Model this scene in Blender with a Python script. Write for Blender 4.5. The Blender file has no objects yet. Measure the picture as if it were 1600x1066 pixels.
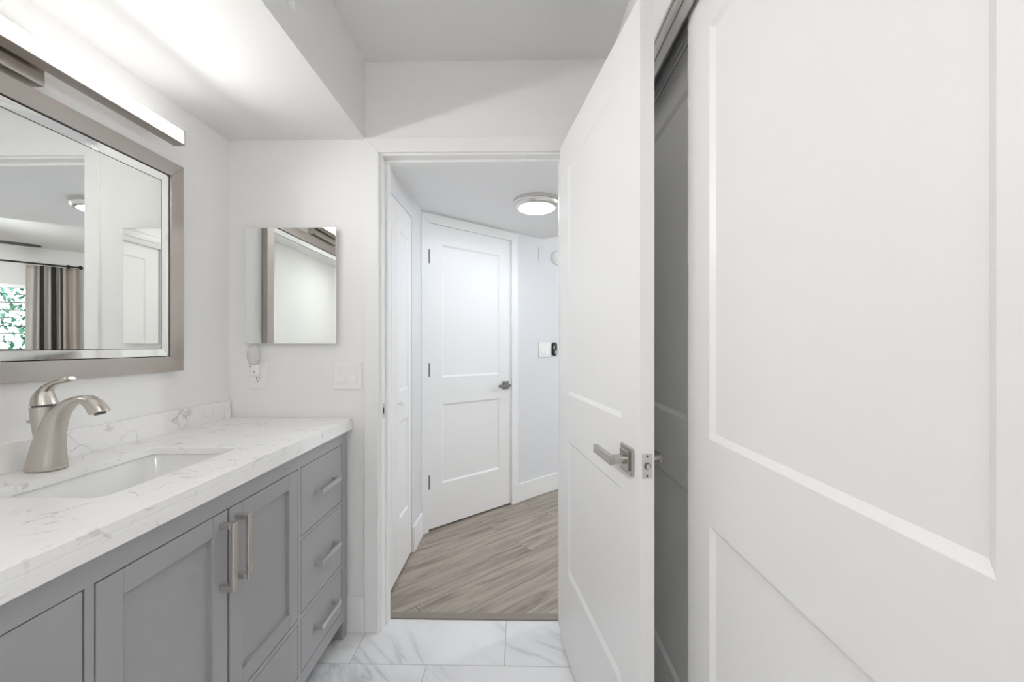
import bpy, bmesh, math, random
from mathutils import Vector, Matrix

C = bpy.context.scene.collection
sc = bpy.context.scene
random.seed(4)

# ------------------------------------------------------------------ camera
cam_d = bpy.data.cameras.new('camera')
cam = bpy.data.objects.new('camera', cam_d)
C.objects.link(cam)
cam.location = (0, 0, 1.22)
cam.rotation_euler = (math.radians(90), 0, math.radians(1.03))
cam_d.sensor_width = 36.0
cam_d.lens = 622.0 / 1600.0 * 36.0
cam_d.shift_y = 6.5 / 1600.0
cam_d.clip_start = 0.02
sc.camera = cam

# ------------------------------------------------------------------ world, view, light levels
W = bpy.data.worlds.new('world')
sc.world = W
W.use_nodes = True
wn = W.node_tree
wn.nodes.clear()
_o = wn.nodes.new('ShaderNodeOutputWorld')
_b = wn.nodes.new('ShaderNodeBackground')
_b.inputs['Color'].default_value = (0.80, 0.92, 1.0, 1)
_b.inputs['Strength'].default_value = 2.2
wn.links.new(_b.outputs[0], _o.inputs[0])
vs = sc.view_settings
vs.view_transform = 'Standard'
vs.look = 'None'
vs.gamma = 1.0
vs.exposure = 0.38
vs.use_curve_mapping = False
sc.cycles.max_bounces = 16
sc.cycles.diffuse_bounces = 8
sc.cycles.glossy_bounces = 8
sc.cycles.transmission_bounces = 8

BAR_EMIT = 4.0         # LED bar over the mirror
BAR_WATTS = 4.3        # forward throw of the same LED bar
HALL_EMIT = 33.0       # round ceiling light in the hall
BATH_FILL_EMIT = 24.0       # added fill lamp in the bathroom behind the camera
BATH_FAR_FILL_EMIT = 36.0   # second added fill lamp, at the near wall
FAN_FILL_EMIT = 200.0        # added fill globe under the bedroom ceiling fan
FILL_BACK = (-0.10, -0.40)

portal_d = bpy.data.lights.new('window_portal', 'AREA')
portal_d.shape = 'RECTANGLE'
portal_d.size = 1.2
portal_d.size_y = 1.05
portal_d.cycles.is_portal = True
portal = bpy.data.objects.new('window_portal', portal_d)
C.objects.link(portal)

# ------------------------------------------------------------------ materials
def mat(name, col=(0.8, 0.8, 0.8), rough=0.5, metal=0.0, emit=None, estr=0.0, spec=None):
    m = bpy.data.materials.new(name)
    m.use_nodes = True
    b = m.node_tree.nodes['Principled BSDF']
    b.inputs['Base Color'].default_value = (*col, 1)
    b.inputs['Roughness'].default_value = rough
    b.inputs['Metallic'].default_value = metal
    if spec is not None:
        b.inputs['Specular IOR Level'].default_value = spec
    if emit:
        b.inputs['Emission Color'].default_value = (*emit, 1)
        b.inputs['Emission Strength'].default_value = estr
    return m

def N(m, t, **kw):
    n = m.node_tree.nodes.new(t)
    for k, v in kw.items():
        setattr(n, k, v)
    return n

def L(m, a, b):
    m.node_tree.links.new(a, b)

def bsdf(m):
    return m.node_tree.nodes['Principled BSDF']

def add_bump(m, scale, strength, dist=0.002, detail=3.0):
    tc = N(m, 'ShaderNodeTexCoord')
    ns = N(m, 'ShaderNodeTexNoise')
    ns.inputs['Scale'].default_value = scale
    ns.inputs['Detail'].default_value = detail
    bp = N(m, 'ShaderNodeBump')
    bp.inputs['Strength'].default_value = strength
    bp.inputs['Distance'].default_value = dist
    L(m, tc.outputs['Object'], ns.inputs['Vector'])
    L(m, ns.outputs['Fac'], bp.inputs['Height'])
    L(m, bp.outputs['Normal'], bsdf(m).inputs['Normal'])
    return m

def ramp(m, stops):
    r = N(m, 'ShaderNodeValToRGB')
    e = r.color_ramp.elements
    while len(e) < len(stops):
        e.new(0.5)
    for el, (p, c) in zip(e, stops):
        el.position = p
        el.color = c if len(c) == 4 else (*c, 1)
    return r

M_WALL = add_bump(mat('wall_paint', (0.90, 0.897, 0.891), 0.55), 90, 0.08)
M_HALL = add_bump(mat('hall_wall_paint', (0.785, 0.795, 0.815), 0.6), 90, 0.08)
M_BEDWALL = add_bump(mat('bedroom_wall_paint', (0.72, 0.70, 0.67), 0.6), 90, 0.08)
M_HCEIL = add_bump(mat('hall_ceiling_paint', (0.89, 0.893, 0.90), 0.7), 35, 0.12)
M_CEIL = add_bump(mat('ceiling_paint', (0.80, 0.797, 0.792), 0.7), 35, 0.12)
M_TRIM = mat('trim_paint', (0.905, 0.902, 0.898), 0.35)
M_DOOR = add_bump(mat('door_paint', (0.905, 0.902, 0.898), 0.38), 120, 0.05, 0.001)
M_GREY = add_bump(mat('grey_cabinet_paint', (0.37, 0.37, 0.375), 0.38), 200, 0.04, 0.001)
M_DARK = mat('dark_shade_and_backing', (0.02, 0.02, 0.02), 0.8)  # near-black, stands in for shade in gaps; also colours the mirror backing
M_NICKEL = mat('brushed_nickel', (0.60, 0.56, 0.515), 0.27, 1.0)
M_FRAME = mat('satin_nickel_frame', (0.47, 0.43, 0.40), 0.33, 0.85)
M_STEEL = mat('satin_steel', (0.70, 0.685, 0.665), 0.28, 1.0)
M_HINGE = mat('dark_steel_hinge', (0.085, 0.085, 0.088), 0.5, 0.0)
M_DOORSTEEL = mat('satin_nickel_lever', (0.50, 0.475, 0.45), 0.24, 1.0)
M_GUN = mat('grey_nickel', (0.30, 0.295, 0.285), 0.25, 0.9)
M_ALU = mat('satin_aluminium', (0.60, 0.59, 0.57), 0.42, 0.7)
M_MIRROR = mat('mirror_glass', (0.93, 0.945, 0.93), 0.0, 1.0)
M_BEVEL = mat('mirror_bevel', (0.93, 0.94, 0.93), 0.06, 1.0)
M_BLACK = mat('black_plastic', (0.012, 0.012, 0.013), 0.6)
M_PLASTIC = mat('white_plastic', (0.915, 0.91, 0.90), 0.3)
M_PORC = mat('white_porcelain', (0.86, 0.86, 0.855), 0.12)
M_BAR = mat('led_diffuser', (0.9, 0.9, 0.9), 0.4, emit=(1.0, 0.985, 0.965), estr=BAR_EMIT)
M_HALLLED = mat('hall_led_diffuser', (0.9, 0.9, 0.9), 0.4, emit=(0.80, 0.89, 1.0), estr=HALL_EMIT)
M_BATHFILL = mat('bath_fill_diffuser', (0.9, 0.9, 0.9), 0.4, emit=(1.0, 0.995, 0.985), estr=BATH_FILL_EMIT)
M_BATHFILL2 = mat('bath_far_fill_diffuser', (0.9, 0.9, 0.9), 0.4, emit=(1.0, 0.995, 0.985), estr=BATH_FAR_FILL_EMIT)
M_FANFILL = mat('fan_fill_glow', (0.9, 0.9, 0.9), 0.4, emit=(0.90, 0.95, 1.0), estr=FAN_FILL_EMIT)
M_SCREW = mat('slot_grey', (0.12, 0.12, 0.12), 0.5)

def nickel_streaks(m, axis_scale):
    tc = N(m, 'ShaderNodeTexCoord')
    mp = N(m, 'ShaderNodeMapping')
    mp.inputs['Scale'].default_value = axis_scale
    ns = N(m, 'ShaderNodeTexNoise')
    ns.inputs['Scale'].default_value = 1.0
    ns.inputs['Detail'].default_value = 4
    mr = N(m, 'ShaderNodeMapRange')
    mr.inputs['To Min'].default_value = bsdf(m).inputs['Roughness'].default_value - 0.015
    mr.inputs['To Max'].default_value = bsdf(m).inputs['Roughness'].default_value + 0.015
    L(m, tc.outputs['Object'], mp.inputs['Vector'])
    L(m, mp.outputs[0], ns.inputs['Vector'])
    L(m, ns.outputs['Fac'], mr.inputs['Value'])
    L(m, mr.outputs[0], bsdf(m).inputs['Roughness'])

nickel_streaks(M_FRAME, (60, 60, 60))

# clear night-light plastic
M_CLEAR = mat('clear_plastic', (0.97, 0.97, 0.965), 0.25)
bsdf(M_CLEAR).inputs['Transmission Weight'].default_value = 0.55
bsdf(M_CLEAR).inputs['IOR'].default_value = 1.12
M_PANE = mat('window_glass', (0.95, 1.0, 0.98), 0.0)
bsdf(M_PANE).inputs['Transmission Weight'].default_value = 1.0
bsdf(M_PANE).inputs['IOR'].default_value = 1.01

def vein_mat(name, base, vein, scale, width, rough, warp, mask_lo, mask_hi, blotch=None):
    m = mat(name, base, rough)
    tc = N(m, 'ShaderNodeTexCoord')
    w = N(m, 'ShaderNodeTexNoise')
    w.inputs['Scale'].default_value = scale * 0.8
    w.inputs['Detail'].default_value = 5
    sub = N(m, 'ShaderNodeVectorMath', operation='SUBTRACT')
    sub.inputs[1].default_value = (0.5, 0.5, 0.5)
    scl = N(m, 'ShaderNodeVectorMath', operation='SCALE')
    scl.inputs['Scale'].default_value = warp
    add = N(m, 'ShaderNodeVectorMath', operation='ADD')
    L(m, tc.outputs['Object'], w.inputs['Vector'])
    L(m, w.outputs['Color'], sub.inputs[0])
    L(m, sub.outputs[0], scl.inputs[0])
    L(m, tc.outputs['Object'], add.inputs[0])
    L(m, scl.outputs[0], add.inputs[1])
    v = N(m, 'ShaderNodeTexVoronoi', feature='DISTANCE_TO_EDGE')
    v.inputs['Scale'].default_value = scale
    L(m, add.outputs[0], v.inputs['Vector'])
    r = ramp(m, [(0.0, (1, 1, 1)), (width, (0, 0, 0))])
    L(m, v.outputs['Distance'], r.inputs['Fac'])
    mk = N(m, 'ShaderNodeTexNoise')
    mk.inputs['Scale'].default_value = scale * 0.9
    mk.inputs['Detail'].default_value = 3
    L(m, tc.outputs['Object'], mk.inputs['Vector'])
    r2 = ramp(m, [(mask_lo, (0, 0, 0)), (mask_hi, (1, 1, 1))])
    L(m, mk.outputs['Fac'], r2.inputs['Fac'])
    mul = N(m, 'ShaderNodeMath', operation='MULTIPLY')
    L(m, r.outputs['Color'], mul.inputs[0])
    L(m, r2.outputs['Color'], mul.inputs[1])
    fac = mul.outputs[0]
    if blotch:
        bn = N(m, 'ShaderNodeTexNoise')
        bn.inputs['Scale'].default_value = scale * 1.6
        bn.inputs['Detail'].default_value = 7
        bn.inputs['Roughness'].default_value = 0.62
        L(m, add.outputs[0], bn.inputs['Vector'])
        rb = ramp(m, [(blotch, (0, 0, 0)), (blotch + 0.05, (0.55, 0.55, 0.55))])
        L(m, bn.outputs['Fac'], rb.inputs['Fac'])
        mx = N(m, 'ShaderNodeMath', operation='MAXIMUM')
        L(m, fac, mx.inputs[0])
        L(m, rb.outputs['Color'], mx.inputs[1])
        fac = mx.outputs[0]
    mix = N(m, 'ShaderNodeMix', data_type='RGBA')
    mix.inputs['A'].default_value = (*base, 1)
    mix.inputs['B'].default_value = (*vein, 1)
    L(m, fac, mix.inputs['Factor'])
    L(m, mix.outputs['Result'], bsdf(m).inputs['Base Color'])
    return m

M_QUARTZ = vein_mat('white_quartz_grey_veins', (0.93, 0.925, 0.915), (0.62, 0.615, 0.60),
                    12.0, 0.034, 0.22, 0.13, 0.51, 0.63, blotch=0.625)

def tile_mat():
    m = mat('marble_floor_tile', (0.8, 0.8, 0.8), 0.22)
    tc = N(m, 'ShaderNodeTexCoord')
    mp = N(m, 'ShaderNodeMapping')
    mp.inputs['Location'].default_value = (0.056 - 0.297, -1.5124, 0)
    br = N(m, 'ShaderNodeTexBrick')
    br.offset = 0.5
    br.offset_frequency = 2
    br.inputs['Scale'].default_value = 1.0
    br.inputs['Brick Width'].default_value = 0.594
    br.inputs['Row Height'].default_value = 0.302
    br.inputs['Mortar Size'].default_value = 0.0016
    br.inputs['Mortar Smooth'].default_value = 0.1
    br.inputs['Bias'].default_value = 0.0
    br.inputs['Color1'].default_value = (0, 0, 0, 1)
    br.inputs['Color2'].default_value = (1, 1, 1, 1)
    br.inputs['Mortar'].default_value = (0.5, 0.5, 0.5, 1)
    L(m, tc.outputs['Object'], mp.inputs['Vector'])
    L(m, mp.outputs[0], br.inputs['Vector'])
    # per tile shift of the veins
    sc1 = N(m, 'ShaderNodeVectorMath', operation='SCALE')
    sc1.inputs['Scale'].default_value = 7.0
    L(m, br.outputs['Color'], sc1.inputs[0])
    ad = N(m, 'ShaderNodeVectorMath', operation='ADD')
    L(m, tc.outputs['Object'], ad.inputs[0])
    L(m, sc1.outputs[0], ad.inputs[1])
    rot = N(m, 'ShaderNodeMapping')
    rot0 = N(m, 'ShaderNodeMapping')
    rot0.inputs['Rotation'].default_value = (0, 0, math.radians(40))
    rot.inputs['Scale'].default_value = (1.3, 5.0, 1)
    L(m, ad.outputs[0], rot0.inputs['Vector'])
    L(m, rot0.outputs[0], rot.inputs['Vector'])
    ns = N(m, 'ShaderNodeTexNoise')
    ns.inputs['Scale'].default_value = 1.0
    ns.inputs['Detail'].default_value = 6
    ns.inputs['Roughness'].default_value = 0.6
    ns.inputs['Distortion'].default_value = 0.7
    L(m, rot.outputs[0], ns.inputs['Vector'])
    rp = ramp(m, [(0.34, (0.86, 0.86, 0.865)), (0.47, (0.76, 0.76, 0.77)), (0.505, (0.56, 0.56, 0.57)),
                  (0.545, (0.78, 0.78, 0.79)), (0.70, (0.87, 0.87, 0.875))])
    L(m, ns.outputs['Fac'], rp.inputs['Fac'])
    mk = N(m, 'ShaderNodeTexNoise')
    mk.inputs['Scale'].default_value = 3.0
    mk.inputs['Detail'].default_value = 2
    L(m, ad.outputs[0], mk.inputs['Vector'])
    rk = ramp(m, [(0.42, (0.12, 0.12, 0.12)), (0.62, (0.9, 0.9, 0.9))])
    L(m, mk.outputs['Fac'], rk.inputs['Fac'])
    mx0 = N(m, 'ShaderNodeMix', data_type='RGBA')
    mx0.inputs['A'].default_value = (0.86, 0.86, 0.865, 1)
    L(m, rk.outputs['Color'], mx0.inputs['Factor'])
    L(m, rp.outputs['Color'], mx0.inputs['B'])
    mix = N(m, 'ShaderNodeMix', data_type='RGBA')
    L(m, br.outputs['Fac'], mix.inputs['Factor'])
    L(m, mx0.outputs['Result'], mix.inputs['A'])
    mix.inputs['B'].default_value = (0.50, 0.50, 0.50, 1)
    L(m, mix.outputs['Result'], bsdf(m).inputs['Base Color'])
    return m

M_TILE = tile_mat()

def plank_mat():
    m = mat('grey_brown_planks', (0.3, 0.26, 0.22), 0.42)
    tc = N(m, 'ShaderNodeTexCoord')
    mp = N(m, 'ShaderNodeMapping')
    mp.inputs['Rotation'].default_value = (0, 0, math.radians(-41))
    mp.inputs['Location'].default_value = (0.35, 0.07, 0)
    L(m, tc.outputs['Object'], mp.inputs['Vector'])
    br = N(m, 'ShaderNodeTexBrick')
    br.offset = 0.37
    br.offset_frequency = 2
    br.inputs['Scale'].default_value = 1.0
    br.inputs['Brick Width'].default_value = 1.2
    br.inputs['Row Height'].default_value = 0.178
    br.inputs['Mortar Size'].default_value = 0.0012
    br.inputs['Color1'].default_value = (0, 0, 0, 1)
    br.inputs['Color2'].default_value = (1, 1, 1, 1)
    L(m, mp.outputs[0], br.inputs['Vector'])
    s1 = N(m, 'ShaderNodeVectorMath', operation='SCALE')
    s1.inputs['Scale'].default_value = 5.0
    L(m, br.outputs['Color'], s1.inputs[0])
    ad = N(m, 'ShaderNodeVectorMath', operation='ADD')
    L(m, mp.outputs[0], ad.inputs[0])
    L(m, s1.outputs[0], ad.inputs[1])
    st = N(m, 'ShaderNodeMapping')
    st.inputs['Scale'].default_value = (2.4, 24, 1)
    L(m, ad.outputs[0], st.inputs['Vector'])
    ns = N(m, 'ShaderNodeTexNoise')
    ns.inputs['Scale'].default_value = 1.0
    ns.inputs['Detail'].default_value = 7
    ns.inputs['Roughness'].default_value = 0.62
    ns.inputs['Distortion'].default_value = 0.5
    L(m, st.outputs[0], ns.inputs['Vector'])
    rp = ramp(m, [(0.25, (0.13, 0.106, 0.088)), (0.42, (0.30, 0.254, 0.214)), (0.56, (0.405, 0.35, 0.30)), (0.75, (0.47, 0.41, 0.355))])
    L(m, ns.outputs['Fac'], rp.inputs['Fac'])
    tint = ramp(m, [(0.0, (0.90, 0.89, 0.875)), (1.0, (1.07, 1.05, 1.03))])
    L(m, br.outputs['Color'], tint.inputs['Fac'])
    mul = N(m, 'ShaderNodeMix', data_type='RGBA', blend_type='MULTIPLY')
    mul.inputs['Factor'].default_value = 1.0
    L(m, rp.outputs['Color'], mul.inputs['A'])
    L(m, tint.outputs['Color'], mul.inputs['B'])
    mix = N(m, 'ShaderNodeMix', data_type='RGBA')
    L(m, br.outputs['Fac'], mix.inputs['Factor'])
    L(m, mul.outputs['Result'], mix.inputs['A'])
    mix.inputs['B'].default_value = (0.08, 0.07, 0.06, 1)
    L(m, mix.outputs['Result'], bsdf(m).inputs['Base Color'])
    return m

M_PLANK = plank_mat()
M_THRESH = add_bump(mat('threshold_wood', (0.27, 0.235, 0.205), 0.4), 40, 0.1)

def curtain_mat():
    m = mat('striped_curtain_fabric', (0.5, 0.45, 0.4), 0.85)
    uv = N(m, 'ShaderNodeTexCoord')
    sp = N(m, 'ShaderNodeSeparateXYZ')
    L(m, uv.outputs['UV'], sp.inputs[0])
    k = [(0.0, (0.50, 0.455, 0.41)), (0.255, (0.50, 0.455, 0.41)), (0.262, (0.015, 0.014, 0.014)), (0.335, (0.015, 0.014, 0.014)),
         (0.342, (0.50, 0.455, 0.41)), (0.465, (0.50, 0.455, 0.41)), (0.472, (0.015, 0.014, 0.014)), (0.555, (0.015, 0.014, 0.014)),
         (0.562, (0.46, 0.41, 0.36)), (0.64, (0.43, 0.38, 0.33)), (0.646, (0.05, 0.045, 0.04)), (0.69, (0.05, 0.045, 0.04)),
         (0.70, (0.40, 0.345, 0.29)), (1.0, (0.40, 0.345, 0.29))]
    r = ramp(m, k)
    r.color_ramp.interpolation = 'LINEAR'
    L(m, sp.outputs['X'], r.inputs['Fac'])
    L(m, r.outputs['Color'], bsdf(m).inputs['Base Color'])
    return m

M_CURTAIN = curtain_mat()

def leaf_mat():
    m = mat('green_leaves', (0.1, 0.3, 0.08), 0.5)
    tc = N(m, 'ShaderNodeTexCoord')
    ns = N(m, 'ShaderNodeTexNoise')
    ns.inputs['Scale'].default_value = 6
    L(m, tc.outputs['Object'], ns.inputs['Vector'])
    r = ramp(m, [(0.35, (0.03, 0.12, 0.05)), (0.5, (0.10, 0.30, 0.16)), (0.65, (0.35, 0.55, 0.42))])
    L(m, ns.outputs['Fac'], r.inputs['Fac'])
    L(m, r.outputs['Color'], bsdf(m).inputs['Base Color'])
    return m

M_LEAF = leaf_mat()

# ------------------------------------------------------------------ helpers
ORG = {}

def box(bm, x0, x1, y0, y1, z0, z1):
    if x1 < x0: x0, x1 = x1, x0
    if y1 < y0: y0, y1 = y1, y0
    if z1 < z0: z0, z1 = z1, z0
    v = [bm.verts.new(p) for p in ((x0, y0, z0), (x1, y0, z0), (x1, y1, z0), (x0, y1, z0),
                                   (x0, y0, z1), (x1, y0, z1), (x1, y1, z1), (x0, y1, z1))]
    for f in ((0, 3, 2, 1), (4, 5, 6, 7), (0, 1, 5, 4), (1, 2, 6, 5), (2, 3, 7, 6), (3, 0, 4, 7)):
        bm.faces.new([v[i] for i in f])
    return bm

def B(*boxes):
    bm = bmesh.new()
    for b in boxes:
        box(bm, *b)
    return bm

def prism(bm, pts, z0, z1):
    lo = [bm.verts.new((p[0], p[1], z0)) for p in pts]
    hi = [bm.verts.new((p[0], p[1], z1)) for p in pts]
    n = len(pts)
    bm.faces.new(lo[::-1])
    bm.faces.new(hi)
    for i in range(n):
        bm.faces.new((lo[i], lo[(i + 1) % n], hi[(i + 1) % n], hi[i]))
    return bm

def lathe(bm, prof, seg=40, M=None, cap=True):
    """prof: list of (r, z), turned about the z axis"""
    rings = []
    for r, z in prof:
        rings.append([bm.verts.new((r * math.cos(2 * math.pi * k / seg), r * math.sin(2 * math.pi * k / seg), z)) for k in range(seg)])
    for a, b in zip(rings, rings[1:]):
        for k in range(seg):
            bm.faces.new((a[k], a[(k + 1) % seg], b[(k + 1) % seg], b[k]))
    if cap:
        bm.faces.new(rings[0][::-1])
        bm.faces.new(rings[-1])
    if M is not None:
        bmesh.ops.transform(bm, matrix=M, verts=[v for rg in rings for v in rg])
    return bm

def loft(bm, rings, cap=True):
    vr = [[bm.verts.new(p) for p in r] for r in rings]
    n = len(vr[0])
    for a, b in zip(vr, vr[1:]):
        for k in range(n):
            bm.faces.new((a[k], a[(k + 1) % n], b[(k + 1) % n], b[k]))
    if cap:
        bm.faces.new(vr[0][::-1])
        bm.faces.new(vr[-1])
    return bm

def tube(bm, p, q, r, seg=16):
    p, q = Vector(p), Vector(q)
    d = (q - p).normalized()
    a = d.orthogonal().normalized()
    b = d.cross(a)
    rings = [[c + a * r * math.cos(2 * math.pi * k / seg) + b * r * math.sin(2 * math.pi * k / seg) for k in range(seg)] for c in (p, q)]
    return loft(bm, rings)

def obj(name, bm, m, parent=None, smooth=False, bevel=0.0, seg=2, extra=()):
    bmesh.ops.recalc_face_normals(bm, faces=bm.faces)
    if parent is not None:
        bmesh.ops.translate(bm, verts=bm.verts, vec=-ORG[parent])
    me = bpy.data.meshes.new(name)
    bm.to_mesh(me)
    bm.free()
    o = bpy.data.objects.new(name, me)
    C.objects.link(o)
    for mm in (m if isinstance(m, (list, tuple)) else [m]):
        me.materials.append(mm)
    if smooth:
        for p in me.polygons:
            p.use_smooth = True
        try:
            me.set_sharp_from_angle(angle=math.radians(38))
        except Exception:
            pass
    if bevel:
        md = o.modifiers.new('bevel', 'BEVEL')
        md.width = bevel
        md.segments = seg
        md.limit_method = 'ANGLE'
        md.angle_limit = math.radians(40)
    if parent is not None:
        o.parent = parent
        ORG[o] = ORG[parent]
    else:
        ORG[o] = Vector((0, 0, 0))
    return o

def tag(o, label=None, cat=None, group=None, kind=None):
    if label: o['label'] = label
    if cat: o['category'] = cat
    if group: o['group'] = group
    if kind: o['kind'] = kind
    return o

def thing(name, label, cat, loc, group=None, rot=None, kind=None):
    """an Empty at the base of a thing; with rot the children are authored in its own frame"""
    e = bpy.data.objects.new(name, None)
    e.empty_display_size = 0.05
    C.objects.link(e)
    e.location = loc
    if rot is not None:
        e.rotation_euler = (0, 0, rot)
        ORG[e] = Vector((0, 0, 0))
    else:
        ORG[e] = Vector(loc)
    return tag(e, label, cat, group, kind)

def struct(name, bm, m, label=None, cat=None, **kw):
    return tag(obj(name, bm, m, **kw), label, cat, None, 'structure')

def dup(o, parent, vec):
    c = o.copy()
    C.objects.link(c)
    c.parent = parent
    c.location = Vector(o.location) + Vector(vec)
    return c

# ------------------------------------------------------------------ main dimensions (metres, camera over the origin, +Y into the picture)
XL = -1.25      # vanity wall
YF = 1.69       # far wall, bathroom side
YH = 1.79       # far wall, hall side
XR = 0.385      # closet wall face
YB = -3.0       # wall behind the camera
ZC = 2.43       # ceiling
ZS = 2.10       # underside of the soffit over the vanity
ZH = 2.09       # hall ceiling
XS = -0.6575    # soffit face
A41 = math.radians(41)
ca, sa = math.cos(A41), math.sin(A41)
WA = 2.345      # angled hall wall, local y in the 41 degree frame

def ang(a, y):
    """point of the 41 degree frame -> world x, y"""
    return (a * ca - y * sa, a * sa + y * ca)

# ------------------------------------------------------------------ setting: bathroom
struct('floor', B((XL, 1.0, YB, 1.765, -0.06, 0.0)), M_TILE, 'white marble look rectangular floor tiles with soft grey veins', 'floor')
bm = bmesh.new()
prism(bm, [(-0.9, 1.765), (3.2, 1.765), (6.2, 3.0), (6.6, 4.6), (3.0, 7.2), (-0.9, 4.2)], -0.06, -0.001)
struct('floor_hall', bm, M_PLANK, 'grey brown wood plank floor running diagonally through the hall', 'floor')
struct('threshold', B((-0.585, 0.185, 1.762, 1.803, -0.002, 0.007)), M_THRESH, 'flat brown wood threshold strip under the doorway', 'threshold', bevel=0.003)

struct('wall_left', B((XL - 0.1, XL, YB, YF + 0.1, 0, ZC)), M_WALL, 'white wall behind the vanity and mirror', 'wall')
struct('wall_far', B((XL, -0.605, YF, YH, 0, ZC), (0.205, 2.25, YF, YH, 0, ZC), (-0.605, 0.205, YF, YH, 2.047, ZC)), M_WALL,
       'white end wall around the doorway to the hall', 'wall')
struct('wall_right', B((XR, XR + 0.11, YB, 0.222, 0, ZC), (XR, XR + 0.11, 1.578, YF, 0, ZC), (XR, XR + 0.11, 0.222, 1.578, 2.078, ZC)), M_WALL,
       'white wall around the sliding closet doors', 'wall')
struct('wall_closet', B((1.0, 1.06, 0.1, YF, 0, ZC), (XR + 0.11, 1.0, 0.10, 0.16, 0, ZC)), M_WALL, 'white inside walls of the closet', 'wall')
struct('wall_back', B((XL, XR, YB - 0.1, YB, 0, ZC)), M_WALL, 'white wall at the near end of the bathroom', 'wall')
struct('ceiling', B((XL - 0.1, 1.06, YB - 0.1, YH, ZC, ZC + 0.08)), M_CEIL, 'flat white bathroom ceiling above the doorway', 'ceiling')
struct('ceiling_soffit', B((XL, XS, YB, YF, ZS, ZC)), M_CEIL, 'white dropped soffit running above the vanity', 'soffit')

# doorway lining, stop and casing
struct('trim_1', B((-0.605, -0.585, YF, YH, 0, 2.047), (0.185, 0.205, YF, YH, 0, 2.047), (-0.585, 0.185, YF, YH, 2.030, 2.047),
                   (-0.585, -0.573, 1.730, 1.765, 0.0, 2.018), (0.173, 0.185, 1.730, 1.765, 0.0, 2.018), (-0.585, 0.185, 1.730, 1.765, 2.018, 2.030)),
       M_TRIM, 'white door jamb lining with stop around the doorway', 'jamb', bevel=0.0015)

def mitre_casing(xo0, xi0, xi1, xo1, zi, zo, y0, y1, M=None):
    """three sided flat casing with mitred corners"""
    bm = bmesh.new()
    for pts in (((xo0, 0), (xi0, 0), (xi0, zi), (xo0, zo)), ((xi1, 0), (xo1, 0), (xo1, zo), (xi1, zi)), ((xo0, zo), (xi0, zi), (xi1, zi), (xo1, zo))):
        lo = [bm.verts.new((p[0], y0, p[1])) for p in pts]
        hi = [bm.verts.new((p[0], y1, p[1])) for p in pts]
        bm.faces.new(lo)
        bm.faces.new(hi[::-1])
        for i in range(4):
            bm.faces.new((lo[i], lo[(i + 1) % 4], hi[(i + 1) % 4], hi[i]))
    return bm

struct('trim_2', mitre_casing(-0.6565, -0.5965, 0.197, 0.257, 2.038, 2.1005, YF - 0.014, YF), M_TRIM, 'flat white casing around the bathroom side of the doorway', 'casing', bevel=0.002)
struct('trim_3', mitre_casing(-0.6265, -0.5965, 0.197, 0.257, 2.038, ZH - 0.001, YH, YH + 0.012), M_TRIM, 'flat white casing around the hall side of the doorway', 'casing', bevel=0.002)
struct('baseboard_far', B((XL, -0.6575, YF - 0.012, YF, 0, 0.150)), M_TRIM, 'white baseboard between the vanity and the door casing', 'baseboard', bevel=0.002)
struct('baseboard_right', B((XR - 0.012, XR, YB, 0.215, 0, 0.150)), M_TRIM, 'white baseboard below the closet wall', 'baseboard', bevel=0.002)

t = thing('strike_plate', 'small nickel strike plate let into the left door jamb', 'strike plate', (-0.585, 1.705, 0.938))
obj('plate', B((-0.5855, -0.5835, 1.6925, 1.7185, 0.908, 0.968)), M_STEEL, t, bevel=0.0007)
obj('latch_hole', B((-0.584, -0.5832, 1.699, 1.711, 0.925, 0.951)), M_DARK, t)

# ------------------------------------------------------------------ panel doors
def panel_door(w, h, t, panels, rec=0.008, bev=0.012):
    """door slab with pressed panels on both faces; x along the width, front face y=0 looks to -y"""
    bm = bmesh.new()
    px0, px1 = panels[0][0], panels[0][1]
    zs = [0.0]
    for p in sorted(panels, key=lambda q: q[2]):
        zs += [p[2], p[3]]
    zs.append(h)
    for side in (0, 1):
        y = 0.0 if side == 0 else t
        yi = rec if side == 0 else t - rec
        def q(x0, x1, z0, z1):
            bm.faces.new([bm.verts.new(p) for p in ((x0, y, z0), (x1, y, z0), (x1, y, z1), (x0, y, z1))])
        for z0, z1 in zip(zs, zs[1:]):
            q(0, px0, z0, z1)
            q(px1, w, z0, z1)
        for k in range(0, len(zs), 2):
            q(px0, px1, zs[k], zs[k + 1])
        for (x0, x1, z0, z1) in panels:
            a = [(x0, y, z0), (x1, y, z0), (x1, y, z1), (x0, y, z1)]
            b = [(x0 + bev, yi, z0 + bev), (x1 - bev, yi, z0 + bev), (x1 - bev, yi, z1 - bev), (x0 + bev, yi, z1 - bev)]
            for i in range(4):
                j = (i + 1) % 4
                bm.faces.new([bm.verts.new(p) for p in (a[i], a[j], b[j], b[i])])
            bm.faces.new([bm.verts.new(p) for p in b])
    for z0, z1 in zip(zs, zs[1:]):
        for x in (0, w):
            bm.faces.new([bm.verts.new(p) for p in ((x, 0, z0), (x, t, z0), (x, t, z1), (x, 0, z1))])
    for z in (0, h):
        for x0, x1 in ((0, px0), (px0, px1), (px1, w)):
            bm.faces.new([bm.verts.new(p) for p in ((x0, 0, z), (x1, 0, z), (x1, t, z), (x0, t, z))])
    bmesh.ops.remove_doubles(bm, verts=bm.verts, dist=1e-5)
    return bm

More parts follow.
